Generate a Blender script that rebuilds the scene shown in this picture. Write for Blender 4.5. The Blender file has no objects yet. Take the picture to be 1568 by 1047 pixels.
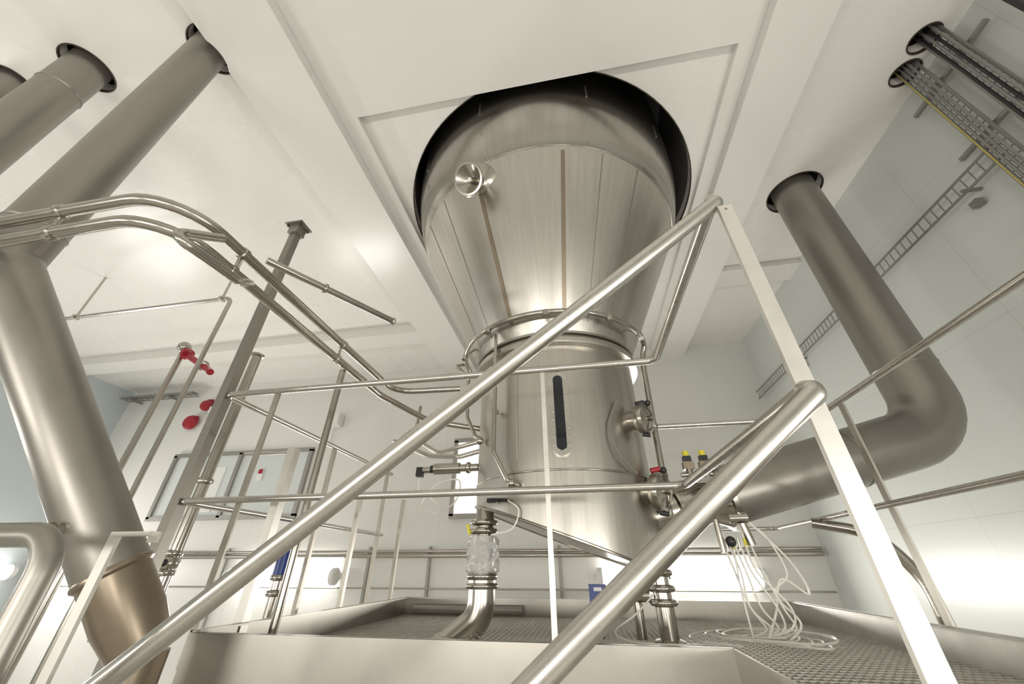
import bpy, bmesh, math, random
from mathutils import Vector as V, Matrix
random.seed(4)
sc=bpy.context.scene
# eye level is z=0 ; floor is 2.1 m below, ceiling 3.48 m above
FL=-2.1; CE=3.48; BK=6.3; RT=3.1; LF=-10.0; FR=-3.2

# ------------------------------------------------------------ materials
def nodes(name):
    m=bpy.data.materials.new(name); m.use_nodes=True
    nt=m.node_tree; return m,nt,nt.nodes['Principled BSDF']
def noise_mix(nt,b,col,amt,scale,vec_scale=(1,1,1),rough=None,ramt=.1,bump=0,coord='Object'):
    tc=nt.nodes.new('ShaderNodeTexCoord'); mp=nt.nodes.new('ShaderNodeMapping')
    mp.inputs['Scale'].default_value=vec_scale
    n=nt.nodes.new('ShaderNodeTexNoise'); n.inputs['Scale'].default_value=scale; n.inputs['Detail'].default_value=5
    nt.links.new(tc.outputs[coord],mp.inputs['Vector']); nt.links.new(mp.outputs[0],n.inputs['Vector'])
    mx=nt.nodes.new('ShaderNodeMix'); mx.data_type='RGBA'
    mx.inputs[6].default_value=(*[c*(1-amt) for c in col],1); mx.inputs[7].default_value=(*[min(1,c*(1+amt)) for c in col],1)
    nt.links.new(n.outputs['Fac'],mx.inputs[0]); nt.links.new(mx.outputs[2],b.inputs['Base Color'])
    if rough is not None:
        mr=nt.nodes.new('ShaderNodeMapRange'); mr.inputs['To Min'].default_value=max(.03,rough-ramt); mr.inputs['To Max'].default_value=rough+ramt
        nt.links.new(n.outputs['Fac'],mr.inputs['Value']); nt.links.new(mr.outputs[0],b.inputs['Roughness'])
    if bump:
        bp=nt.nodes.new('ShaderNodeBump'); bp.inputs['Strength'].default_value=bump; bp.inputs['Distance'].default_value=.004
        nt.links.new(n.outputs['Fac'],bp.inputs['Height']); nt.links.new(bp.outputs[0],b.inputs['Normal'])
def metal(name,col,rough,met=1.0,amt=.08,scale=6,vs=(1,1,1),ramt=.06,bump=0):
    m,nt,b=nodes(name); b.inputs['Metallic'].default_value=met
    noise_mix(nt,b,col,amt,scale,vs,rough,ramt,bump); return m
def plain(name,col,rough=.5,met=0,amt=.04,scale=8,emit=None,est=0,bump=0):
    m,nt,b=nodes(name); b.inputs['Metallic'].default_value=met
    noise_mix(nt,b,col,amt,scale,(1,1,1),rough,.04,bump)
    if emit: b.inputs['Emission Color'].default_value=(*emit,1); b.inputs['Emission Strength'].default_value=est
    return m
def panel_mat(name,col,rough,axis,period,seam=.006,zper=None):
    m,nt,b=nodes(name)
    tc=nt.nodes.new('ShaderNodeTexCoord'); sp=nt.nodes.new('ShaderNodeSeparateXYZ')
    nt.links.new(tc.outputs['Object'],sp.inputs[0])
    def line(sock,per,w):
        a=nt.nodes.new('ShaderNodeMath'); a.operation='DIVIDE'; a.inputs[1].default_value=per; nt.links.new(sock,a.inputs[0])
        f=nt.nodes.new('ShaderNodeMath'); f.operation='FRACT'; nt.links.new(a.outputs[0],f.inputs[0])
        l=nt.nodes.new('ShaderNodeMath'); l.operation='LESS_THAN'; l.inputs[1].default_value=w/per; nt.links.new(f.outputs[0],l.inputs[0]); return l.outputs[0]
    k=line(sp.outputs[axis],period,seam)
    if zper:
        k2=line(sp.outputs['Z'],zper,seam); mm=nt.nodes.new('ShaderNodeMath'); mm.operation='MAXIMUM'
        nt.links.new(k,mm.inputs[0]); nt.links.new(k2,mm.inputs[1]); k=mm.outputs[0]
    n=nt.nodes.new('ShaderNodeTexNoise'); n.inputs['Scale'].default_value=.9; nt.links.new(tc.outputs['Object'],n.inputs['Vector'])
    m0=nt.nodes.new('ShaderNodeMix'); m0.data_type='RGBA'; m0.inputs[6].default_value=(*[c*.96 for c in col],1); m0.inputs[7].default_value=(*[min(1,c*1.04) for c in col],1)
    nt.links.new(n.outputs['Fac'],m0.inputs[0])
    m1=nt.nodes.new('ShaderNodeMix'); m1.data_type='RGBA'; nt.links.new(m0.outputs[2],m1.inputs[6]); m1.inputs[7].default_value=(*[c*.86 for c in col],1)
    nt.links.new(k,m1.inputs[0]); nt.links.new(m1.outputs[2],b.inputs['Base Color'])
    b.inputs['Roughness'].default_value=rough
    return m
M={}
M['ceil']=plain('ceiling_paint',(.82,.805,.77),.27,amt=.015,scale=1.5)
M['beam']=plain('beam_shade_tint',(.775,.765,.73),.25,amt=.015,scale=1.5)  # ceiling paint darkened: shading put into the colour so beam edges show
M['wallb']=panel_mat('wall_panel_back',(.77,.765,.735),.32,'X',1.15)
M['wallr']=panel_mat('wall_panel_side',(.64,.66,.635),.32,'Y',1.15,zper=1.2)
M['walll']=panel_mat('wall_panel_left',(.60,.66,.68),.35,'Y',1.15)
M['floor']=plain('floor_resin',(.48,.46,.42),.3)
M['steel']=metal('polished_tube_steel',(.46,.43,.385),.21,scale=9)
M['rail']=metal('brushed_rail_steel',(.58,.555,.515),.27,scale=14)
M['flat']=metal('flat_bar_steel',(.68,.655,.61),.42,met=.7,scale=12,amt=.14)
M['flatd']=metal('weathered_flat_bar_steel',(.46,.43,.38),.42,met=.8,scale=12,amt=.16)
M['duct']=metal('dull_duct_steel',(.31,.29,.26),.39,met=.8,scale=7,amt=.14,vs=(1,1,.25),ramt=.05)
M['bronze']=metal('worn_bronze_steel',(.29,.24,.18),.34,met=.85,scale=4,amt=.2)
M['plate']=metal('kick_plate_steel',(.41,.39,.35),.38,met=.85,scale=7,amt=.16)
M['dark']=plain('dark_void',(.02,.018,.016),.8)
M['gap_cup']=plain('gap_cup_grey',(.16,.15,.14),.5,amt=.1,scale=3)  # grey of the added cup, set for how dark the vessel's reflection gets
M['rim']=plain('dark_brown',(.05,.035,.025),.7,amt=.3,scale=20)  # near-black brown for opening rims, cut faces and bolts
M['black']=plain('black_plastic',(.02,.02,.022),.4)
M['blue']=plain('blue_enamel',(.02,.05,.24),.3)
M['red']=plain('red_enamel',(.36,.015,.03),.3)
M['yellow']=plain('yellow_plastic',(.75,.66,.05),.35)
M['ycable']=plain('muted_yellow_cable',(.50,.43,.12),.5)
M['hose']=plain('white_hose',(.82,.80,.74),.35)
M['white']=plain('white_plastic',(.80,.80,.78),.4)
M['glassdark']=plain('sight_glass',(.015,.017,.02),.08)
M['lamp']=plain('lamp_diffuser',(1,.98,.94),.4,emit=(1,.975,.92),est=6.5)
M['pane']=plain('window_pane',(.55,.58,.57),.12,emit=(1,.98,.94),est=.08)
M['bright']=plain('bright_window_pane',(.9,.9,.88),.2,emit=(1,.98,.92),est=1.3)
M['tray']=metal('galvanised_tray',(.36,.345,.32),.5,met=.7,scale=20)
M['cable']=plain('grey_cable',(.22,.215,.20),.5)
# vessel: circumferential variation (vertical brushing + plates)
def vessel_mat(name,c0,c1,r0,r1):
    m,nt,b=nodes(name); b.inputs['Metallic'].default_value=1
    tc=nt.nodes.new('ShaderNodeTexCoord'); sp=nt.nodes.new('ShaderNodeSeparateXYZ'); nt.links.new(tc.outputs['Object'],sp.inputs[0])
    at=nt.nodes.new('ShaderNodeMath'); at.operation='ARCTAN2'; nt.links.new(sp.outputs['X'],at.inputs[0]); nt.links.new(sp.outputs['Y'],at.inputs[1])
    cb=nt.nodes.new('ShaderNodeCombineXYZ'); nt.links.new(at.outputs[0],cb.inputs['X']); 
    zz=nt.nodes.new('ShaderNodeMath'); zz.operation='MULTIPLY'; zz.inputs[1].default_value=.05; nt.links.new(sp.outputs['Z'],zz.inputs[0]); nt.links.new(zz.outputs[0],cb.inputs['Y'])
    n=nt.nodes.new('ShaderNodeTexNoise'); n.inputs['Scale'].default_value=28; n.inputs['Detail'].default_value=8; n.inputs['Roughness'].default_value=.7
    nt.links.new(cb.outputs[0],n.inputs['Vector'])
    n2=nt.nodes.new('ShaderNodeTexNoise'); n2.inputs['Scale'].default_value=3.2; nt.links.new(tc.outputs['Object'],n2.inputs['Vector'])
    mx=nt.nodes.new('ShaderNodeMix'); mx.data_type='RGBA'; mx.inputs[6].default_value=(*c0,1); mx.inputs[7].default_value=(*c1,1)
    nt.links.new(n.outputs['Fac'],mx.inputs[0]); nt.links.new(mx.outputs[2],b.inputs['Base Color'])
    mr=nt.nodes.new('ShaderNodeMapRange'); mr.inputs['To Min'].default_value=r0; mr.inputs['To Max'].default_value=r1
    nt.links.new(n2.outputs['Fac'],mr.inputs['Value']); nt.links.new(mr.outputs[0],b.inputs['Roughness'])
    bp=nt.nodes.new('ShaderNodeBump'); bp.inputs['Strength'].default_value=.25; bp.inputs['Distance'].default_value=.002
    nt.links.new(n.outputs['Fac'],bp.inputs['Height']); nt.links.new(bp.outputs[0],b.inputs['Normal'])
    return m
M['vessel']=vessel_mat('brushed_vessel_steel',(.42,.395,.355),(.68,.65,.60),.26,.38)
M['vesseltop']=vessel_mat('dark_reflection_vessel_steel',(.34,.32,.29),(.52,.495,.46),.18,.28)  # darker copy for the upper shell: dark reflection put into the colour
def plastic_film():
    m,nt,b=nodes('clear_plastic_film')
    b.inputs['Transmission Weight'].default_value=.45; b.inputs['IOR'].default_value=1.1
    noise_mix(nt,b,(.88,.88,.86),.05,30,(1,1,1),.2,.05,bump=1.0); return m
M['film']=plastic_film()

# ------------------------------------------------------------ mesh builder
class Build:
    def __init__(s,name,origin=(0,0,0)):
        s.n=name; s.o=V(origin); s.v=[]; s.f=[]; s.mi=[]; s.mats=[]
    def mid(s,m):
        if m not in s.mats: s.mats.append(m)
        return s.mats.index(m)
    def add(s,vs,fs,m):
        b=len(s.v); s.v+= [tuple(V(x)-s.o) for x in vs]; k=s.mid(m)
        for f in fs: s.f.append([b+i for i in f]); s.mi.append(k)
    def box(s,c,size,m,rot=None):
        c=V(c); h=V(size)/2; vs=[]
        for x in(-1,1):
            for y in(-1,1):
                for z in(-1,1):
                    p=V((x*h.x,y*h.y,z*h.z)); 
                    if rot: p=rot@p
                    vs.append(c+p)
        s.add(vs,[(0,1,3,2),(4,6,7,5),(0,4,5,1),(2,3,7,6),(0,2,6,4),(1,5,7,3)],m)
    def bar(s,p0,p1,w,h,m,up=(0,0,1)):
        p0=V(p0);p1=V(p1); d=(p1-p0); L=d.length; d.normalize(); up=V(up)
        if abs(d.dot(up))>.98: up=V((0,1,0))
        x=d.cross(up).normalized(); z=x.cross(d)
        R=Matrix((x,d,z)).transposed()
        s.box((p0+p1)/2,(w,L,h),m,R)
    def sweep(s,pts,rad,m,seg=14,caps=True):
        pts=[V(p) for p in pts]; n=len(pts)
        if not hasattr(rad,'__len__'): rad=[rad]*n
        T=[]
        for i in range(n):
            a=pts[max(0,i-1)]; b=pts[min(n-1,i+1)]; T.append((b-a).normalized())
        ref=V((0,0,1)) if abs(T[0].z)<.9 else V((0,1,0))
        x=T[0].cross(ref).normalized(); vs=[]; fs=[]
        for i in range(n):
            x=(x-T[i]*x.dot(T[i])).normalized(); y=T[i].cross(x)
            for k in range(seg):
                a=2*math.pi*k/seg; vs.append(pts[i]+(x*math.cos(a)+y*math.sin(a))*rad[i])
        for i in range(n-1):
            for k in range(seg):
                k2=(k+1)%seg; fs.append((i*seg+k,i*seg+k2,(i+1)*seg+k2,(i+1)*seg+k))
        if caps: fs.append(tuple(range(seg))[::-1]); fs.append(tuple((n-1)*seg+k for k in range(seg)))
        s.add(vs,fs,m)
    def tube(s,pts,r,m,fillet=.06,seg=16,caps=True):
        pts=[V(p) for p in pts]; out=[pts[0]]
        for i in range(1,len(pts)-1):
            a,b,c=pts[i-1],pts[i],pts[i+1]; u=(a-b);w=(c-b); lu,lw=u.length,w.length; u.normalize();w.normalize()
            ang=u.angle(w)
            if ang>3.1 or fillet==0: out.append(b); continue
            t=min(fillet/math.tan(ang/2),lu*.48,lw*.48); rr=t*math.tan(ang/2)
            bis=(u+w).normalized(); ce=b+bis*(rr/math.sin(ang/2)); p0=b+u*t; p1=b+w*t
            e0=p0-ce;e1=p1-ce; tot=e0.angle(e1); ax=e0.cross(e1).normalized(); N=max(4,int(tot/.16))
            for k in range(N+1): out.append(ce+Matrix.Rotation(tot*k/N,3,ax)@e0)
        out.append(pts[-1]); s.sweep(out,r,m,seg,caps)
    def spline(s,pts,r,m,seg=8,N=10):
        P=[V(p) for p in pts]; P=[P[0]*2-P[1]]+P+[P[-1]*2-P[-2]]; out=[]
        for i in range(1,len(P)-2):
            for k in range(N):
                t=k/N; a,b,c,d=P[i-1:i+3]
                out.append(.5*((2*b)+(c-a)*t+(2*a-5*b+4*c-d)*t*t+(3*b-a-3*c+d)*t**3))
        out.append(P[-2]); s.sweep(out,r,m,seg)
    def lathe(s,prof,c,m,axis=(0,0,1),seg=48,caps=True):
        c=V(c); a=V(axis).normalized(); ref=V((0,0,1)) if abs(a.z)<.9 else V((1,0,0))
        x=a.cross(ref).normalized(); y=a.cross(x); vs=[];fs=[]
        for r,z in prof:
            for k in range(seg):
                t=2*math.pi*k/seg; vs.append(c+a*z+(x*math.cos(t)+y*math.sin(t))*r)
        for i in range(len(prof)-1):
            for k in range(seg):
                k2=(k+1)%seg; fs.append((i*seg+k,i*seg+k2,(i+1)*seg+k2,(i+1)*seg+k))
        if caps:
            fs.append(tuple(range(seg))[::-1]); fs.append(tuple((len(prof)-1)*seg+k for k in range(seg)))
        s.add(vs,fs,m)
    def cyl(s,p0,p1,r,m,r1=None,seg=24):
        p0=V(p0);p1=V(p1); d=p1-p0; s.lathe([(r,0),(r if r1 is None else r1,d.length)],p0,m,d,seg)
    def clamp(s,p,axis,r,m=None,w=.02):
        s.lathe([(r,-w),(r*1.35,-w*.7),(r*1.45,-w*.2),(r*1.45,w*.2),(r*1.35,w*.7),(r,w)],p,m or M['steel'],axis,24)
    def ring(s,c,R,r,m,a0=0,a1=360,z=None,N=64,seg=10):
        c=V(c); full=abs(a1-a0)>=360
        pts=[c+V((R*math.sin(math.radians(a0+(a1-a0)*k/N)),-R*math.cos(math.radians(a0+(a1-a0)*k/N)),0)) for k in range(N+1)]
        s.sweep(pts,r,m,seg,not full)
    def sphere(s,c,r,m,seg=16):
        s.lathe([(max(.0005,r*math.sin(math.pi*k/10)),-r*math.cos(math.pi*k/10)) for k in range(11)],c,m,seg=seg)
    def done(s,parent=None,sharp=38):
        me=bpy.data.meshes.new(s.n); me.from_pydata(s.v,[],s.f)
        for m in s.mats: me.materials.append(m)
        for i,p in enumerate(me.polygons): p.material_index=s.mi[i]; p.use_smooth=True
        bm=bmesh.new(); bm.from_mesh(me); bmesh.ops.recalc_face_normals(bm,faces=bm.faces); bm.to_mesh(me); bm.free()
        me.set_sharp_from_angle(angle=math.radians(sharp)); me.update()
        o=bpy.data.objects.new(s.n,me); sc.collection.objects.link(o); o.location=s.o
        if parent: 
            o.parent=parent; o.location=s.o-parent.location
        return o

# ------------------------------------------------------------ room shell
def slab(name,c,size,m):
    b=Build(name,c); b.box(c,size,m); return b.done()
def carve(obj,cyls):
    cuts=Build('cut')
    for x,y,r in cyls: cuts.lathe([(r,-.3),(r,.4)],(x,y,CE),M['rim'],seg=96)
    co=cuts.done()
    md=obj.modifiers.new('b','BOOLEAN'); md.object=co; md.operation='DIFFERENCE'; md.solver='EXACT'
    bpy.context.view_layer.update()
    dg=bpy.context.evaluated_depsgraph_get(); nm=bpy.data.meshes.new_from_object(obj.evaluated_get(dg)); obj.modifiers.clear(); obj.data=nm
    for p in nm.polygons: p.use_smooth=False
    bpy.data.objects.remove(co)
TOP=5.2
slab('floor',((LF+RT)/2,(BK+FR)/2,FL-.05),(RT-LF+.4,BK-FR+.4,.1),M['floor'])
wh=TOP-FL; wz=(TOP+FL)/2
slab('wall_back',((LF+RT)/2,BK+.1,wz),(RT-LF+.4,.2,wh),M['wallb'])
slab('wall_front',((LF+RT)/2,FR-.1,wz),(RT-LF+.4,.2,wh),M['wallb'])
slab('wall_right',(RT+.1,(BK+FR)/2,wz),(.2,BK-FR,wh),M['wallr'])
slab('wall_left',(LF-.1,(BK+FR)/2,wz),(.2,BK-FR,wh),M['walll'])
ceil=slab('ceiling',((LF+RT)/2,(BK+FR)/2,CE+.06),(RT-LF,BK-FR,.12),M['ceil'])
slab('ceiling_roof_deck',((LF+RT)/2,(BK+FR)/2,TOP+.05),(RT-LF+.4,BK-FR+.4,.1),M['dark'])
VX,VY=-.14,3.0
holes=[(-.09,2.985,1.545),(-2.54,.85,.165),(-3.66,.785,.17),(-4.38,.75,.12),(2.57,3.07,.255),(2.94,1.98,.10),(2.92,1.74,.10)]
carve(ceil,holes)
sh=Build('ceiling_gap_dark_cups')  # closed cups added above the openings to keep the gaps dark
for x,y,r in holes:
    h=1.6 if r>1 else .5
    sh.lathe([(r+.004,-.004),(r+.004,h),(.001,h+.01)],(x,y,CE+.0),M['gap_cup' if r>1 else 'dark'],seg=96,caps=False)
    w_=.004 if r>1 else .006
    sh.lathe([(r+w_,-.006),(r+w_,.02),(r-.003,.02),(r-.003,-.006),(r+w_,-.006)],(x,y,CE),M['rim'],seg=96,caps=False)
sh.done()
# soffit round the vessel opening + deeper longitudinal beams
BZ=3.41; BB=3.30
def beam(name,x0,x1,z,y0=FR,y1=BK,m='beam'):
    b=Build(name); b.box(((x0+x1)/2,(y0+y1)/2,(z+CE)/2),(x1-x0,y1-y0,CE-z-.002),M[m]); return b.done()
lb=beam('ceiling_beam',-2.41,-1.81,BB); carve(lb,[(-2.54,.85,.165)])
beam('ceiling_beam',1.62,2.06,BB)
b=Build('ceiling_soffit')
for x0,x1,y0,y1 in((-1.809,-1.655,FR,BK),(1.49,1.619,FR,BK),(-1.655,1.49,FR,1.492)):
    b.box(((x0+x1)/2,(y0+y1)/2,(BZ+CE)/2),(x1-x0,y1-y0,CE-BZ-.002),M['beam'])
b.done()
beam('ceiling_cross_beam',2.061,RT,BZ,4.18,4.52)
beam('ceiling_cross_beam',LF,-2.411,BB,4.72,5.08)
beam('trim_1',-1.654,1.489,CE-.12,BK-.12,BK)

# ------------------------------------------------------------ process vessel
ve=bpy.data.objects.new('steel_process_vessel',None); sc.collection.objects.link(ve); ve.location=(VX,VY,0)
O=(VX,VY,0); R=.645
b=Build('vessel_shell',O)
seg=96
def rimz(x): return .14-.34*(x+.05)
vs=[];fs=[]
rows=[('b',0),(R,.52),(R,1.40)]
for kind in range(3):
    for k in range(seg):
        t=2*math.pi*k/seg; x=VX+R*math.cos(t); y=VY+R*math.sin(t)
        vs.append((x,y,rimz(x) if kind==0 else rows[kind][1]))
for i in range(2):
    for k in range(seg):
        k2=(k+1)%seg; fs.append((i*seg+k,i*seg+k2,(i+1)*seg+k2,(i+1)*seg+k))
vs.append((VX,VY,rimz(VX)+.02)); c=len(vs)-1
for k in range(seg): fs.append((k,(k+1)%seg,c))
b.add(vs,fs,M['vessel'])
b.lathe([(R,1.40),(.70,1.405),(.705,1.42),(.705,1.445),(.70,1.455),(.66,1.46),(.655,1.475),(.70,1.48),(.70,1.50),(.655,1.505),(.66,1.52)],(VX,VY,0),M['vessel'],seg=96,caps=False)
b.lathe([(.66,1.52),(1.275,2.86),(1.283,2.885)],(VX,VY,0),M['vessel'],seg=128,caps=False)
b.lathe([(1.283,2.885),(1.31,2.93),(1.36,3.08),(1.39,3.22),(1.42,3.40),(1.43,3.6),(1.43,4.95)],(VX,VY,0),M['vesseltop'],seg=128,caps=False)
b.done(ve)
b=Build('weld_bands',O)
b.ring((VX,VY,.52),R+.001,.007,M['steel']); b.ring((VX,VY,2.885),1.284,.005,M['steel'],N=96)
def cone_pt(phi,z,off=0):
    if z<2.86: r=.66+(z-1.52)*.615/1.34
    elif z<3.22: r=1.285+(z-2.885)*.315
    else: r=1.43
    r+=off
    return V((VX+r*math.sin(math.radians(phi)),VY-r*math.cos(math.radians(phi)),z))
def upv(phi): return (math.sin(math.radians(phi)),-math.cos(math.radians(phi)),0)
for phi in(-23,11):
    b.bar(cone_pt(phi,1.62,.004),cone_pt(phi,2.84,.004),.03,.010,M['bronze'],up=upv(phi))
for phi in(-50,-18,20,52):
    b.bar(cone_pt(phi,2.91,.004),cone_pt(phi,3.2,.004),.014,.006,M['duct'],up=upv(phi))
    b.bar(cone_pt(phi,3.4,-.006),cone_pt(phi,4.9,.0),.014,.008,M['duct'],up=upv(phi))
for phi in(-58,-42,26,42):
    b.bar(cone_pt(phi,1.6,0),cone_pt(phi,2.86,0),.005,.003,M['duct'],up=upv(phi))
b.bar((VX-.25,VY-.597,.6),(VX-.25,VY-.597,1.38),.006,.006,M['vessel'])
pts=[]
for k in range(97):
    t=2*math.pi*k/96; x=VX+(R+.004)*math.cos(t); pts.append((x,VY+(R+.004)*math.sin(t),rimz(x)))
b.sweep(pts,.009,M['steel'],8,False)
b.done(ve)
# sight glass
b=Build('sight_glass_strip',O)
def slot(w,h,d,off,mat,cx=-.095,cz=.885):
    N=12; n=V((cx-VX,-.645,0)).normalized(); base=V((VX,VY,0))+n*(R+off); x=V((-n.y,n.x,0)); prof=[]
    for k in range(N+1):
        a=math.pi*k/N; prof.append((math.cos(a)*w,h+math.sin(a)*w))
    for k in range(N+1):
        a=math.pi+math.pi*k/N; prof.append((math.cos(a)*w,-h+math.sin(a)*w))
    vs=[]; 
    for q in(0,d):
        for px,pz in prof: vs.append(base+n*q+x*px+V((0,0,cz+pz)))
    L=len(prof); fs=[tuple(range(L)),tuple(range(L,2*L))[::-1]]+[(k,(k+1)%L,L+(k+1)%L,L+k) for k in range(L)]
    b.add(vs,fs,mat)
    return base,n,x
base,n,x=slot(.064,.225,.035,-.006,M['rail']); slot(.032,.225,.004,.0295,M['glassdark'])
for sgn in(-1,1):
    for k in range(9):
        p=base+n*.035+x*(.048*sgn)+V((0,0,.885-.22+.055*k)); b.cyl(p,p+n*.005,.0055,M['steel'],seg=8)
b.done(ve)
# manifold ring + drop pipes
b=Build('manifold_ring',O)
RZ=1.60
ring=[V((VX+.80*math.sin(math.radians(a)),VY-.80*math.cos(math.radians(a)),RZ)) for a in range(-92,69,4)]
b.sweep(ring+[V((.62,2.77,1.57)),V((.60,2.79,1.50)),V((.585,2.8,1.38)),V((.575,2.8,.95)),V((.565,2.8,.45)),V((.56,2.8,.30))],.021,M['steel'],12)
for a in(-70,-35,0,35,62):
    s_,c_=math.sin(math.radians(a)),math.cos(math.radians(a))
    b.cyl((VX+.80*s_,VY-.80*c_,RZ),(VX+.70*s_,VY-.70*c_,RZ+.10),.010,M['steel'],seg=10)
    b.cyl((VX+.80*s_,VY-.80*c_,RZ+.005),(VX+.81*s_,VY-.81*c_,RZ-.045),.025,M['steel'],seg=14)
b.tube([(-.93,2.80,1.55),(-.97,2.72,1.50),(-.90,2.68,1.42),(-.86,2.74,1.38),(-.86,2.78,1.05),(-.74,2.62,.84),(-.68,2.60,.80)],.014,M['steel'],.04)
b.tube([(-.55,2.40,1.60),(-.55,2.41,.66),(-.44,2.36,.46),(-.38,2.39,.44)],.015,M['steel'],.05)
for z in(1.35,.95): b.box((-.55,2.44,z),(.04,.07,.02),M['steel'])
b.sphere((-.70,2.61,.80),.03,M['steel']); b.clamp((-.42,2.36,.45),(1,0,-.2),.018)
b.sphere((.565,2.8,.55),.035,M['steel']); b.clamp((.575,2.8,.9),(0,0,1),.019)
b.clamp((.56,2.8,.38),(0,0,1),.022)
b.done(ve)
# nozzle on the cone
b=Build('cone_nozzle',O)
p=cone_pt(-22.5,2.75); d=V((-.26,-.72,-.64)).normalized()
b.lathe([(.17,-.06),(.16,.0),(.10,.02),(.07,.05),(.065,.13),(.12,.17),(.125,.18),(.125,.195),(.11,.196),(.06,.15),(.03,.13),(.001,.12)],p,M['steel'],d,36,False)
b.lathe([(.018,.10),(.018,.17),(.001,.17)],p,M['steel'],d,12,False)
b.done(ve)
# side manways
b=Build('side_ports',O)
for (px,py,pz,r,dd) in((.36,2.66,.90,.085,.13),(.40,2.74,.44,.10,.12)):
    p=V((px,py,pz)); d=V((.80,-.58,-.12)).normalized()
    b.lathe([(r*.8,-.05),(r*.8,dd-.03),(r*1.15,dd-.02),(r*1.22,dd),(r*1.22,dd+.02),(r*1.15,dd+.035),(r*.95,dd+.04),(r*.9,dd+.03),(r*.4,dd+.045),(.001,dd+.05)],p,M['steel'],d,32,False)
    q=p+d*(dd+.05); b.cyl(q,q+d*.03,.02,M['steel']); 
    q2=p+d*dd+V((0,0,r*1.3)); b.cyl(q2-V((.03,0,0)),q2+V((.03,0,.01)),.018,M['red' if pz<.6 else 'black'],seg=12)
    b.sphere(q2+V((.05,-.01,0)),.022,M['black'])
    q3=p+d*dd-V((0,0,r*1.25)); b.cyl(q3-V((.02,.0,0)),q3+V((.03,0,-.01)),.014,M['black'],seg=12)
b.spline([(.30,2.50,1.0),(.22,2.44,.8),(.26,2.45,.62),(.36,2.55,.52)],.006,M['cable'])
b.done(ve)
# sensor to the left of the vessel
b=Build('level_sensor',O)
b.cyl((-.78,2.9,.68),(-.93,2.9,.68),.028,M['steel']); b.clamp((-.86,2.9,.68),(1,0,0),.03)
b.cyl((-.93,2.9,.68),(-1.14,2.9,.68),.042,M['steel']); b.cyl((-1.14,2.9,.68),(-1.17,2.9,.68),.03,M['black'])
b.cyl((-1.17,2.9,.675),(-1.25,2.9,.675),.025,M['steel']); b.box((-1.26,2.9,.66),(.05,.05,.07),M['black'])
b.spline([(-1.26,2.9,.62),(-1.24,2.88,.52),(-1.12,2.85,.45),(-1.0,2.85,.38),(-.9,2.8,.45),(-.92,2.85,.58),(-1.1,2.86,.55),(-1.2,2.85,.40),(-1.05,2.8,.34)],.006,M['hose'])
b.box((-.57,2.47,.37),(.05,.04,.025),M['black']); b.cyl((-.55,2.44,.37),(-.45,2.40,.36),.01,M['black'])
b.spline([(-.45,2.40,.36),(-.38,2.38,.30),(-.42,2.38,.2),(-.55,2.4,.17)],.005,M['hose'])
b.done(ve)
# drain leg under left side
b=Build('drain_leg',O)
b.cyl((-.655,2.68,.34),(-.655,2.66,-.02),.062,M['steel'])
b.clamp((-.657,2.66,.21),(0,0,1),.064); b.clamp((-.657,2.66,.26),(0,0,1),.064); 
b.clamp((-.657,2.66,-.04),(0,0,1),.066,w=.025); b.clamp((-.657,2.66,-.09),(0,0,1),.070)
b.tube([(-.657,2.66,.0),(-.655,2.65,-.25),(-.95,2.65,-.45)],.082,M['steel'],.16,24)
b.lathe([(.11,0),(.10,.02),(.09,.03)],(-.84,2.65,-.36),M['steel'])
rf=random.Random(3); N=26; rows_=13; vs=[];fs=[]
for i in range(rows_):
    for k in range(N):
        t=2*math.pi*k/N; rr=.098+rf.uniform(-.012,.014)-(.02 if i in(0,rows_-1) else 0)
        vs.append((-.657+rr*math.cos(t),2.66+rr*math.sin(t),-.03+.21*i/(rows_-1)+rf.uniform(-.006,.006)))
for i in range(rows_-1):
    for k in range(N): fs.append((i*N+k,i*N+(k+1)%N,(i+1)*N+(k+1)%N,(i+1)*N+k))
b.add(vs,fs,M['film'])
b.cyl((-.74,2.62,.19),(-.76,2.62,.25),.01,M['yellow'],seg=8)
b.done(ve)
# right drain pipes with clamps
b=Build('outlet_leg',O)
b.cyl((.42,2.78,.12),(.42,2.78,-.36),.052,M['steel'])
for z in(.04,-.02,-.10,-.17): b.clamp((.42,2.78,z),(0,0,1),.055)
b.lathe([(.085,0),(.085,.012),(.06,.02)],(.42,2.78,-.36),M['steel'])
b.cyl((.28,2.90,.0),(.28,2.90,-.36),.03,M['steel']); b.clamp((.28,2.9,-.12),(0,0,1),.032)
b.done(ve)
# ------------------------------------------------------------ blue actuator
b=Build('blue_valve_actuator')
bx,bz=.045,-.14
b.box((bx,2.92,bz),(.11,.10,.11),M['blue']); b.cyl((bx+.05,2.91,bz),(bx+.12,2.9,bz),.045,M['blue'])
for k in range(4): b.cyl((bx+.065+.016*k,2.91,bz),(bx+.071+.016*k,2.91,bz),.052,M['blue'])
b.cyl((bx+.13,2.9,bz),(.36,2.84,bz),.035,M['steel']); b.box((bx,2.868,bz+.03),(.05,.006,.02),M['white']); b.cyl((bx,2.92,bz-.05),(bx,2.92,-.36),.018,M['steel'])
b.done()
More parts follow.
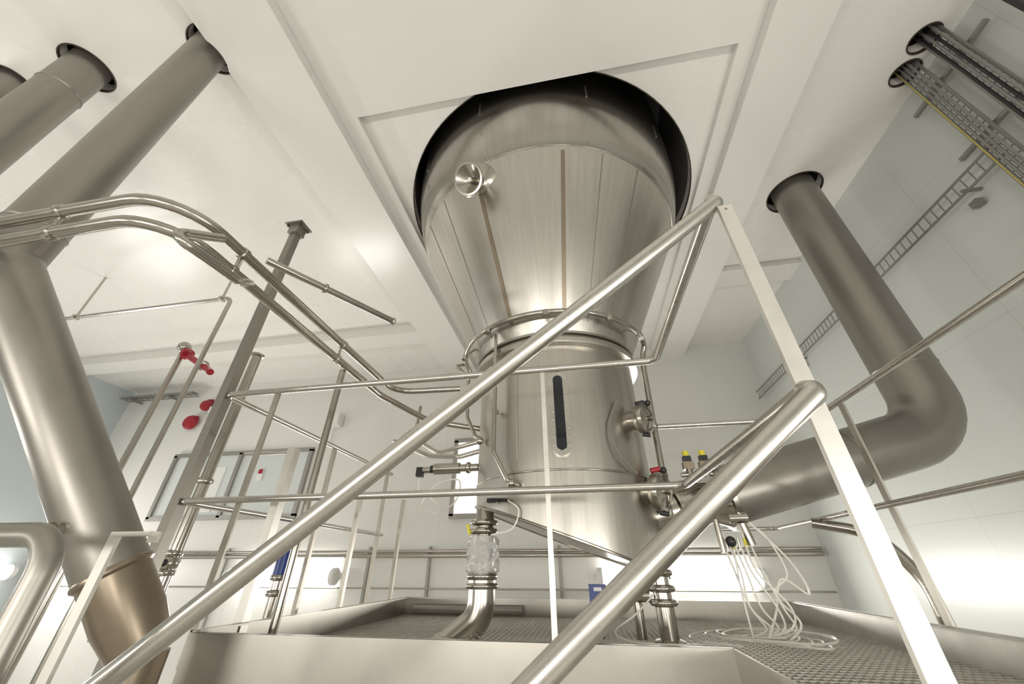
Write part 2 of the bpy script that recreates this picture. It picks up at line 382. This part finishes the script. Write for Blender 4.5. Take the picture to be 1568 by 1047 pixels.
# ------------------------------------------------------------ big duct right
b=Build('exhaust_duct')
r=.195
b.tube([(2.57,3.07,CE+.3),(2.57,3.07,.845),(.98,3.05,.44)],r,M['duct'],.36,40)
b.lathe([(r+.001,0),(r+.006,.008),(r+.001,.016)],(2.57,3.07,1.32),M['duct'],seg=40)
d=V((-1.59,-.02,-.405)).normalized()
b.lathe([(.2,-.02),(.225,-.015),(.225,.015),(.20,.02),(.16,.09),(.14,.12),(.14,.30),(.17,.31),(.17,.33),(.14,.34),(.14,.60)],(.98,3.05,.44),M['steel'],d,40)
b.lathe([(r+.001,0),(r+.006,.008),(r+.001,.016)],(1.9,3.06,.675),M['duct'],d,40)
b.done()
# instrument cluster on the duct
b=Build('pneumatic_valve_island')
for x_,y_ in((.76,2.86),(.87,2.86)):
    b.cyl((x_,y_,.50),(x_,y_,.60),.022,M['steel']); b.box((x_,y_,.62),(.07,.06,.05),M['bronze']); b.box((x_,y_,.665),(.05,.05,.04),M['black'])
    b.cyl((x_,y_,.685),(x_,y_,.72),.022,M['yellow'],seg=12)
b.tube([(.70,2.86,.56),(.93,2.86,.56),(.96,2.86,.46)],.016,M['steel'],.03)
b.sphere((.93,2.86,.56),.03,M['bronze']); b.box((.82,2.86,.52),(.16,.04,.04),M['steel'])
b.cyl((.96,2.74,.24),(.98,2.74,.12),.026,M['steel']); b.cyl((.90,2.76,.27),(1.0,2.74,.27),.03,M['steel']); b.sphere((.86,2.72,.14),.03,M['black']); b.cyl((.80,2.70,.26),(.80,2.70,.08),.016,M['steel'])
for k in range(4): b.cyl((.84+.035*k,2.74,.16),(.84+.035*k,2.74,.10),.008,M['yellow' if k%2 else 'steel'],seg=8)
b.done()
# hoses
b=Build('air_hose_bundle')
rnd=random.Random(7)
for k in range(6):
    x0=.82+.03*k; pts=[(x0,2.73,.12),(x0+.02,2.72,-.02),(x0+.05+rnd.uniform(-.05,.08),2.7,-.18),(x0+.10,2.72,-.28),(.92+rnd.uniform(-.1,.1),2.75,-.33)]
    cx_,cy_=.90+rnd.uniform(-.10,.10),2.80+rnd.uniform(-.12,.12); r_=.22+rnd.uniform(-.08,.08)
    for j in range(6+k): a=-.9+j*.75; pts.append((cx_+r_*math.cos(a)*1.1,cy_+r_*math.sin(a),-.335+.012*rnd.random()+.003*k))
    b.spline(pts,.0055,M['hose'],6,6)
b.spline([(.95,2.75,.25),(1.06,2.74,.18),(1.12,2.74,-.02),(1.02,2.74,-.12),(1.10,2.72,-.25),(1.0,2.7,-.335)],.006,M['hose'])
b.spline([(.95,2.73,.3),(1.15,2.74,.05),(1.2,2.74,-.12),(1.08,2.74,-.05),(1.0,2.73,-.2),(.9,2.7,-.335)],.006,M['hose'])
b.spline([(.40,2.75,-.1),(.25,2.72,-.22),(.12,2.7,-.3),(.2,2.65,-.34),(.45,2.6,-.34),(.7,2.7,-.34)],.005,M['hose'])
b.spline([(.86,2.7,.1),(.84,2.7,-.1),(.83,2.68,-.335)],.005,M['hose'])
b.done()

# ------------------------------------------------------------ platform
b=Build('grating_platform')
G=-.36; X0,X1,Y0,Y1=-1.72,1.62,1.75,4.0
def grating(x0,x1,y0,y1,px=.034,py=.05):
    x=x0+px/2
    while x<x1: b.box((x,(y0+y1)/2,G-.015),(.006,y1-y0,.03),M['flat']); x+=px
    y=y0+py/2
    while y<y1: b.box(((x0+x1)/2,y,G-.006),(x1-x0,.007,.012),M['flat']); y+=py
grating(X0,X1,Y0,Y1); grating(.47,X1,.5,Y0)
kz=G+.06; kh=.15
b.box(((X0+.47)/2,Y0,G-.045),(.47-X0,.008,.34+.0),M['plate'])
b.box((X0,(Y0+Y1)/2,kz-.01),(.008,Y1-Y0,kh+.02),M['plate'])
b.box(((X0+X1)/2,Y1,kz-.01),(X1-X0,.008,kh+.02),M['plate'])
b.box((X1,(.5+Y1)/2,kz-.01),(.008,Y1-.5,kh+.02),M['flat'])
b.box((.47,(.5+Y0)/2,G-.045),(.008,Y0-.5,.34),M['plate'])
b.box(((X0+.47)/2,Y0+.015,G+.122),(.47-X0,.035,.006),M['plate'])
b.box((X0+.02,(Y0+Y1)/2,kz+.07),(.05,Y1-Y0,.008),M['plate']); b.box(((X0+X1)/2,Y1-.02,kz+.07),(X1-X0,.05,.008),M['plate']); b.box((X1-.02,(.5+Y1)/2,kz+.07),(.05,Y1-.5,.008),M['plate'])
b.cyl((-1.6,3.93,G+.05),(-.6,3.93,G+.05),.035,M['duct']); 
for x_ in(X0+.05,.42,X1-.05):
    b.box((x_,(Y0+Y1)/2,G-.09),(.06,Y1-Y0,.10),M['duct'])
    for y_ in(Y0+.06,Y1-.06): b.box((x_,y_,(G-.14+FL)/2),(.08,.08,G-.14-FL),M['duct'])
for y_ in(Y0+.05,2.9,Y1-.05): b.box(((X0+X1)/2,y_,G-.09),(X1-X0,.06,.10),M['duct'])
for x_ in(.53,X1-.05): b.box((x_,.56,(G-.04+FL)/2),(.08,.08,G-.04-FL),M['duct'])
b.done()
# ------------------------------------------------------------ guardrails
rt=.0165
b=Build('platform_guardrail')
b.tube([(-2.07,4.0,.90),(-2.07,1.75,.90),(.43,1.75,.90),(.445,.775,.90)],.0185,M['rail'],.05)
b.tube([(-2.07,4.0,.30),(-2.07,1.75,.30),(.43,1.75,.30),(.455,.75,.30)],rt,M['rail'],.05)
b.bar((-1.72,1.76,.89),(-1.72,1.76,G),.034,.010,M['flatd']); b.bar((-.147,1.76,.89),(-.147,1.76,G),.022,.008,M['flat'])
for y_,zt,mm in((2.04,.64,'flat'),(2.9,.60,'flatd'),(3.68,.58,'flatd')): b.bar((-1.735,y_,zt),(-1.735,y_,G),.05 if y_<2.5 else .03,.05 if y_<2.5 else .03,M[mm]) 
b.tube([(-1.735,2.04,.62),(-2.07,2.04,.62)],.012,M['rail'],0)
for y_ in(2.9,3.9): b.bar((-2.07,y_,.89),(-2.07,y_,G),.03,.03,M['flatd']); b.bar((-2.07,y_,G+.02),(X0,y_,G+.02),.03,.03,M['flatd'])
b.tube([(1.65,.35,.90),(1.65,2.82,.90),(.60,2.82,.90)],.0185,M['rail'],.06)
b.tube([(1.65,.35,.30),(1.65,3.95,.30),(1.2,3.95,.30)],rt,M['rail'],.06)
b.bar((1.65,2.5,.89),(1.65,2.5,G-.1),.045,.012,M['flatd'],up=(1,0,0))
b.bar((1.65,.9,.89),(1.65,.9,G-.1),.045,.012,M['flatd'],up=(1,0,0))
b.done()
b=Build('stair_handrail')
def sl(x): return .90+(x-.445)*.79
b.tube([(.445,.80,.90),(.45,.777,.885),(-1.9,.777,sl(-1.9))],.0225,M['rail'],.03,20)
b.sphere((.447,.785,.893),.0225,M['rail'])
b.tube([(.455,.77,.30),(.46,.75,.29),(-1.6,.75,.29-2.06*.79)],.0225,M['rail'],.03,20)
b.sphere((.458,.755,.294),.0225,M['rail'])
b.bar((.458,.765,.85),(.458,.765,FL),.036,.012,M['flat'],up=(0,1,0))
b.cyl((.45,.777,.885),(.458,.765,.83),.008,M['bronze'])
b.done()
b=Build('stair_lower_rail')
b.tube([(-2.2,.60,.06),(-.965,.62,.055),(-.935,.62,-.6),(-.935,.62,FL)],.0215,M['duct'],.07,20)
b.done()
b=Build('handrail_bracket_post')
b.bar((-1.49,1.10,.10),(-1.49,1.10,FL),.035,.012,M['flat'],up=(0,1,0)); b.bar((-1.49,1.10,.095),(-1.34,1.10,.095),.035,.012,M['flat']); b.bar((-1.34,1.1,.10),(-1.34,1.1,-.02+.09),.035,.01,M['flat']); b.done()

# tall support post with top plate
b=Build('pipe_support_post')
b.bar((-2.10,1.77,2.38),(-2.10,1.77,FL),.055,.055,M['duct'])
b.box((-2.10,1.77,2.40),(.15,.13,.012),M['duct']); b.box((-2.10,1.77,2.35),(.085,.085,.09),M['duct'])
for sx in(-1,1):
    for sy in(-1,1): b.cyl((-2.10+.055*sx,1.77+.045*sy,2.375),(-2.10+.055*sx,1.77+.045*sy,2.42),.009,M['rim'],seg=8)
b.done()

# ------------------------------------------------------------ process pipes left
b=Build('process_pipe_run')
b.tube([(-3.4,.68,1.25),(-1.45,.68,1.25),(-1.45,2.62,1.25),(-.95,2.80,1.32)],.024,M['steel'],.22,18)
b.tube([(-3.4,.70,1.15),(-1.47,.70,1.15),(-1.47,2.45,1.15),(-1.25,2.95,1.10),(-.8,3.1,1.05)],.024,M['steel'],.22,18)
b.tube([(-1.37,.86,1.17),(-1.40,.74,1.08),(-1.33,.70,1.0),(-1.30,.95,1.0),(-1.44,1.1,1.14)],.018,M['steel'],.06,14)
b.tube([(-1.56,1.22,1.42),(-1.17,1.92,1.45)],.021,M['steel'],0); b.clamp((-1.40,1.5,1.43),(.39,.70,.03),.022,w=.01); b.lathe([(.023,-.01),(.029,0),(.023,.01)],(-1.17,1.92,1.45),M['steel'],(.39,.7,.03),20)
b.cyl((-1.171,1.918,1.4499),(-1.166,1.927,1.4503),.018,M['dark'])
for p in((-2.0,.69,1.2),(-1.46,1.02,1.2),(-1.46,1.85,1.2)):
    b.cyl(V(p)-V((0,0,.09)),V(p)+V((0,0,.09)),.008,M['steel']); 
for y_ in(1.02,1.85): b.lathe([(.025,-.015),(.03,-.01),(.03,.01),(.025,.015)],(-1.45,y_,1.25),M['steel'],(0,1,0),18); b.lathe([(.025,-.015),(.03,-.01),(.03,.01),(.025,.015)],(-1.47,y_,1.15),M['steel'],(0,1,0),18)
for x_ in(-2.0,): b.lathe([(.025,-.015),(.03,-.01),(.03,.01),(.025,.015)],(x_,.68,1.25),M['steel'],(1,0,0),18); b.lathe([(.025,-.015),(.03,-.01),(.03,.01),(.025,.015)],(x_,.70,1.15),M['steel'],(1,0,0),18)
b.tube([(-1.50,1.98,1.13),(-1.50,1.98,.3),(-1.50,1.98,G)],.02,M['steel'],0)
b.tube([(-1.9,3.6,1.15),(-1.45,3.5,.95),(-1.1,3.4,.9),(-.75,3.1,.88)],.022,M['steel'],.2)
b.tube([(-1.75,3.8,1.6),(-1.72,3.7,1.2),(-1.4,3.6,1.0),(-.75,3.2,1.0)],.02,M['steel'],.25)
b.done()
b=Build('vertical_sample_pipe')
b.cyl((-2.47,2.2,1.45),(-2.49,2.2,FL),.034,M['steel']); b.lathe([(.035,0),(.05,.005),(.05,.02),(.01,.04)],(-2.47,2.2,1.45),M['steel'],seg=20)
b.clamp((-2.49,2.2,.08),(0,0,1),.036); b.clamp((-2.49,2.2,-.02),(0,0,1),.036); b.sphere((-2.49,2.2,.03),.055,M['steel']); b.cyl((-2.49,2.2,.03),(-2.45,2.08,.03),.02,M['black']); b.clamp((-2.48,2.2,.5),(0,0,1),.036)
b.done()
b=Build('thin_wall_pipe')
b.tube([(-6.6,2.9,2.80),(-3.96,2.9,2.80),(-4.02,2.9,FL)],.024,M['steel'],.08)
for x_ in(-6.3,-4.1): b.bar((x_,2.9,2.82),(x_,2.9,CE),.02,.02,M['steel']); b.box((x_,2.9,2.80),(.04,.07,.05),M['steel'])
b.done()
b=Build('fire_valve')
b.tube([(-4.75,3.2,2.35),(-4.55,3.2,2.20),(-4.2,3.2,2.0),(-4.02,3.1,1.9)],.035,M['red'],.05); b.lathe([(.04,-.03),(.07,-.02),(.07,.02),(.04,.03)],(-4.62,3.2,2.25),M['red'],(.7,0,-.5),20)
b.clamp((-4.3,3.2,2.06),(.8,0,-.45),.045); b.sphere((-4.72,3.2,2.36),.07,M['steel']); b.cyl((-4.7,3.2,2.3),(-4.75,3.2,FL),.03,M['steel']); b.done()
b=Build('blue_level_switch')
b.cyl((-2.1,2.68,-.04),(-2.1,2.68,.22),.045,M['blue']); b.cyl((-2.1,2.68,-.16),(-2.1,2.68,-.04),.03,M['steel']); b.clamp((-2.1,2.68,-.14),(0,0,1),.035); b.cyl((-2.1,2.68,-.16),(-2.1,2.68,FL),.028,M['steel']); b.clamp((-2.1,2.68,-.05),(0,0,1),.035); b.done()

# ------------------------------------------------------------ big ducts left
b=Build('product_chute_duct')
rd=.113
b.tube([(-2.54,.84,CE+.4),(-2.54,.84,1.22),(-1.86,1.42,.0)],rd,M['duct'],.14,40)
d=V((.68,.58,-1.22)).normalized(); e=V((-1.86,1.42,.0))
b.lathe([(rd+.001,0),(rd+.007,.01),(rd+.007,.02),(rd-.004,.03),(rd-.004,.20),(.09,.34)],e,M['bronze'],d,36)
b.lathe([(rd+.001,0),(rd+.004,.006),(rd+.001,.012)],(-2.54,.84,1.42),M['duct'],seg=36)
q=e-d*.12+V((-.02,-.11,.03)); b.cyl(q,q+V((-.01,-.05,.0)),.018,M['steel']); b.sphere(q+V((-.01,-.06,0)),.022,M['bronze'])
b.cyl(e+d*.33,(e+d*.33).xy.to_3d()+V((0,0,FL)),.09,M['bronze'])
b.done()
b=Build('vertical_air_duct')
b.cyl((-3.66,.785,CE+.4),(-3.66,.785,FL),.125,M['duct'],seg=40)
b.lathe([(.126,0),(.131,.008),(.126,.016)],(-3.66,.785,3.1),M['duct'],seg=36); b.done()
b=Build('vertical_vent_pipe')
b.cyl((-4.38,.75,CE+.4),(-4.38,.75,FL),.09,M['duct'],seg=32); b.lathe([(.09,0),(.1,.008),(.09,.016)],(-4.38,.75,3.2),M['duct'],seg=32); b.done()

# ------------------------------------------------------------ wall services
b=Build('utility_pipe_run')
for z_,r_ in((.17,.03),(.23,.022)): b.cyl((LF+.3,6.2,z_),(RT-.05,6.2,z_),r_,M['steel'])
b.cyl((LF+.3,6.24,-.25),(RT-.05,6.24,-.25),.012,M['steel'])
for x_ in(-8,-6,-3.4,-2.4,-.4): b.bar((x_,6.27,.30),(x_,6.27,-1.0),.04,.03,M['tray'])
b.done()
def lamp(name,p0,p1,nrm,e):
    p0=V(p0);p1=V(p1);n=V(nrm); d=(p1-p0).normalized(); L=(p1-p0).length
    b=Build(name); b.bar(p0-n*.03,p1-n*.03,.10,.06,M['white'],up=n)
    b.cyl(p0+d*.03+n*.07,p1-d*.03+n*.07,.11,M['lamp'])
    for q,sg in((p0,-1),(p1,1)): b.lathe([(.115,-.03),(.115,.03),(.09,.05)],q+n*.07,M['white'],d*sg,24)
    o=b.done()
    ld=bpy.data.lights.new(name+'_light','AREA'); ld.shape='RECTANGLE'; ld.size=L*.96; ld.size_y=.18; ld.energy=e; ld.color=(1,.97,.91)
    lo=bpy.data.objects.new('tube_light',ld); sc.collection.objects.link(lo); lo.location=(p0+p1)/2+n*.19
    zz=n.normalized(); xx=d; yy=zz.cross(xx); lo.rotation_euler=Matrix((-xx,yy,-zz)).transposed().to_euler()
    lo.parent=o
W=44
lamp('fluorescent_lamp',(-5.7,6.2,-.10),(-3.85,6.2,-.10),(0,-1,0),W*1.4)
lamp('fluorescent_lamp',(.15,6.2,-.10),(2.2,6.2,-.10),(0,-1,0),W*1.2)
lamp('fluorescent_lamp',(LF+.08,4.0,-.05),(LF+.08,5.9,-.05),(1,0,0),W*1.4)
lamp('fluorescent_lamp',(LF+.08,0,-.05),(LF+.08,1.9,-.05),(1,0,0),W*1.2)  # this lamp and those below are unseen, added as fill light
lamp('fluorescent_lamp',(-5.6,FR+.08,-.1),(-3.6,FR+.08,-.1),(0,1,0),W)
lamp('fluorescent_lamp',(-2.4,FR+.08,-.1),(-.4,FR+.08,-.1),(0,1,0),W)
lamp('fluorescent_lamp',(.6,FR+.08,-.1),(2.6,FR+.08,-.1),(0,1,0),W*.9)
lamp('fluorescent_lamp',(RT-.08,-1.6,-.3),(RT-.08,.2,-.3),(-1,0,0),W*.9)

def window(name,x0,x1,z0,z1,pane,mull=True):
    b=Build(name); y=6.29; w=.07
    for z_ in(z0,z1): b.box(((x0+x1)/2,y-.02,z_),(x1-x0+w,.06,w),M['tray'])
    for x_ in(x0,x1)+(((x0+x1)/2,) if mull else ()): b.box((x_,y-.02,(z0+z1)/2),(w,.06,z1-z0),M['tray'])
    b.box(((x0+x1)/2,y,(z0+z1)/2),(x1-x0,.01,z1-z0),pane)
    if mull:
        b.box((x0+.8,y-.01,z0+.5),(.9,.01,.8),M['white']); b.box((x1-.95,y-.02,z0+.72),(.12,.01,.22),M['white']); b.box((x1-.95,y-.03,z0+.78),(.08,.01,.08),M['red'])
    b.done()
window('window_1',-7.95,-4.95,.78,1.93,M['pane']); window('window_2',-2.1,-1.55,.72,1.94,M['bright'],False)
b=Build('wall_junction_box')
b.box((-4.6,6.22,2.45),(.30,.14,.24),M['white']); b.tube([(-4.6,6.25,2.33),(-4.6,6.25,2.0)],.012,M['white'],0); b.box((-4.6,6.14,2.45),(.26,.02,.20),M['white']); b.done()
b=Build('alarm_bell')
for z_,x_,r_ in((2.62,-7.95,.15),(2.98,-7.75,.11)): b.lathe([(r_,0),(r_,.05),(r_*.82,.09),(.02,.11)],(x_,6.24,z_),M['red'],(0,-1,0),28); b.box((x_,6.26,z_+.10),(.12,.06,.10),M['red'])
b.box((-7.6,6.24,2.88),(.07,.06,.14),M['white']); b.done()
def ladder(b,p0,p1,side,w=.2,step=.18,t=.012,h=.035):
    p0=V(p0);p1=V(p1);sd=V(side).normalized(); d=(p1-p0).normalized(); L=(p1-p0).length
    for sg in(-1,1): b.bar(p0+sd*w/2*sg,p1+sd*w/2*sg,t,h,M['tray'],up=sd)
    k=0
    while k<L: b.bar(p0+d*k-sd*w/2,p0+d*k+sd*w/2,t*.8,t*.8,M['tray']); k+=step
b=Build('cable_tray')
ladder(b,(LF+.1,6.12,3.22),(-8.05,6.12,3.22),(0,1,0),.2,.14)
for x_ in(-9.6,-8.6): b.bar((x_,6.0,3.18),(x_,6.29,3.18),.03,.04,M['tray'])
for k in range(3): b.cyl((LF+.1,6.06+.05*k,3.25),(-8.05,6.06+.05*k,3.25),.018,M['cable'],seg=8)
b.done()
b=Build('cable_ladder')
ladder(b,(3.0,2.0,2.43),(3.0,6.25,2.43),(0,0,1),.12,.07,.008,.02)
for y_ in(2.3,3.6,4.9): b.bar((2.97,y_,2.38),(RT,y_,2.38),.02,.02,M['tray']); b.box((3.06,y_+.05,2.29),(.05,.06,.05),M['cable'])
ladder(b,(2.98,1.98,3.9),(2.98,1.98,.6),(0,1,0),.13,.07,.008,.02)
ladder(b,(2.98,1.74,3.9),(2.98,1.74,.6),(0,1,0),.13,.07,.008,.02)
for k in range(3): b.cyl((2.96,1.94+.03*k,3.9),(2.96,1.94+.03*k,.6),.009,M['cable'],seg=8)
b.cyl((2.96,2.035,3.9),(2.96,2.035,.6),.0045,M['ycable'],seg=8)
for k in range(4): b.cyl((2.96,1.69+.03*k,3.9),(2.96,1.69+.03*k,.6),.010,M['black' if k%2 else 'cable'],seg=8)
for z_ in(3.2,2.6): b.bar((3.02,1.55,z_),(3.02,2.2,z_),.03,.03,M['tray'])
b.tube([(2.97,1.40,3.47),(2.97,1.40,2.9),(2.97,1.1,2.6),(2.97,1.1,.6)],.02,M['black'],.1)
b.done()
b=Build('curved_return_pipe')
b.tube([(1.6,3.25,.28),(1.88,3.1,.20),(1.95,2.98,-.05),(1.95,2.96,-.8),(1.95,2.96,FL)],.035,M['steel'],.3)
b.done()

# ------------------------------------------------------------ world + camera
w=bpy.data.worlds.new('world'); sc.world=w; w.use_nodes=True
w.node_tree.nodes['Background'].inputs[0].default_value=(.9,.9,.88,1); w.node_tree.nodes['Background'].inputs[1].default_value=.3
cam=bpy.data.cameras.new('camera'); cam.sensor_width=36; cam.lens=566/1568*36; cam.clip_start=.02; cam.clip_end=60
co=bpy.data.objects.new('camera',cam); sc.collection.objects.link(co)
co.location=(0,0,0); co.rotation_euler=(math.radians(90+31.52),0,math.radians(10)); sc.camera=co
sc.view_settings.view_transform='Standard'; sc.view_settings.look='None'; sc.view_settings.exposure=0.1
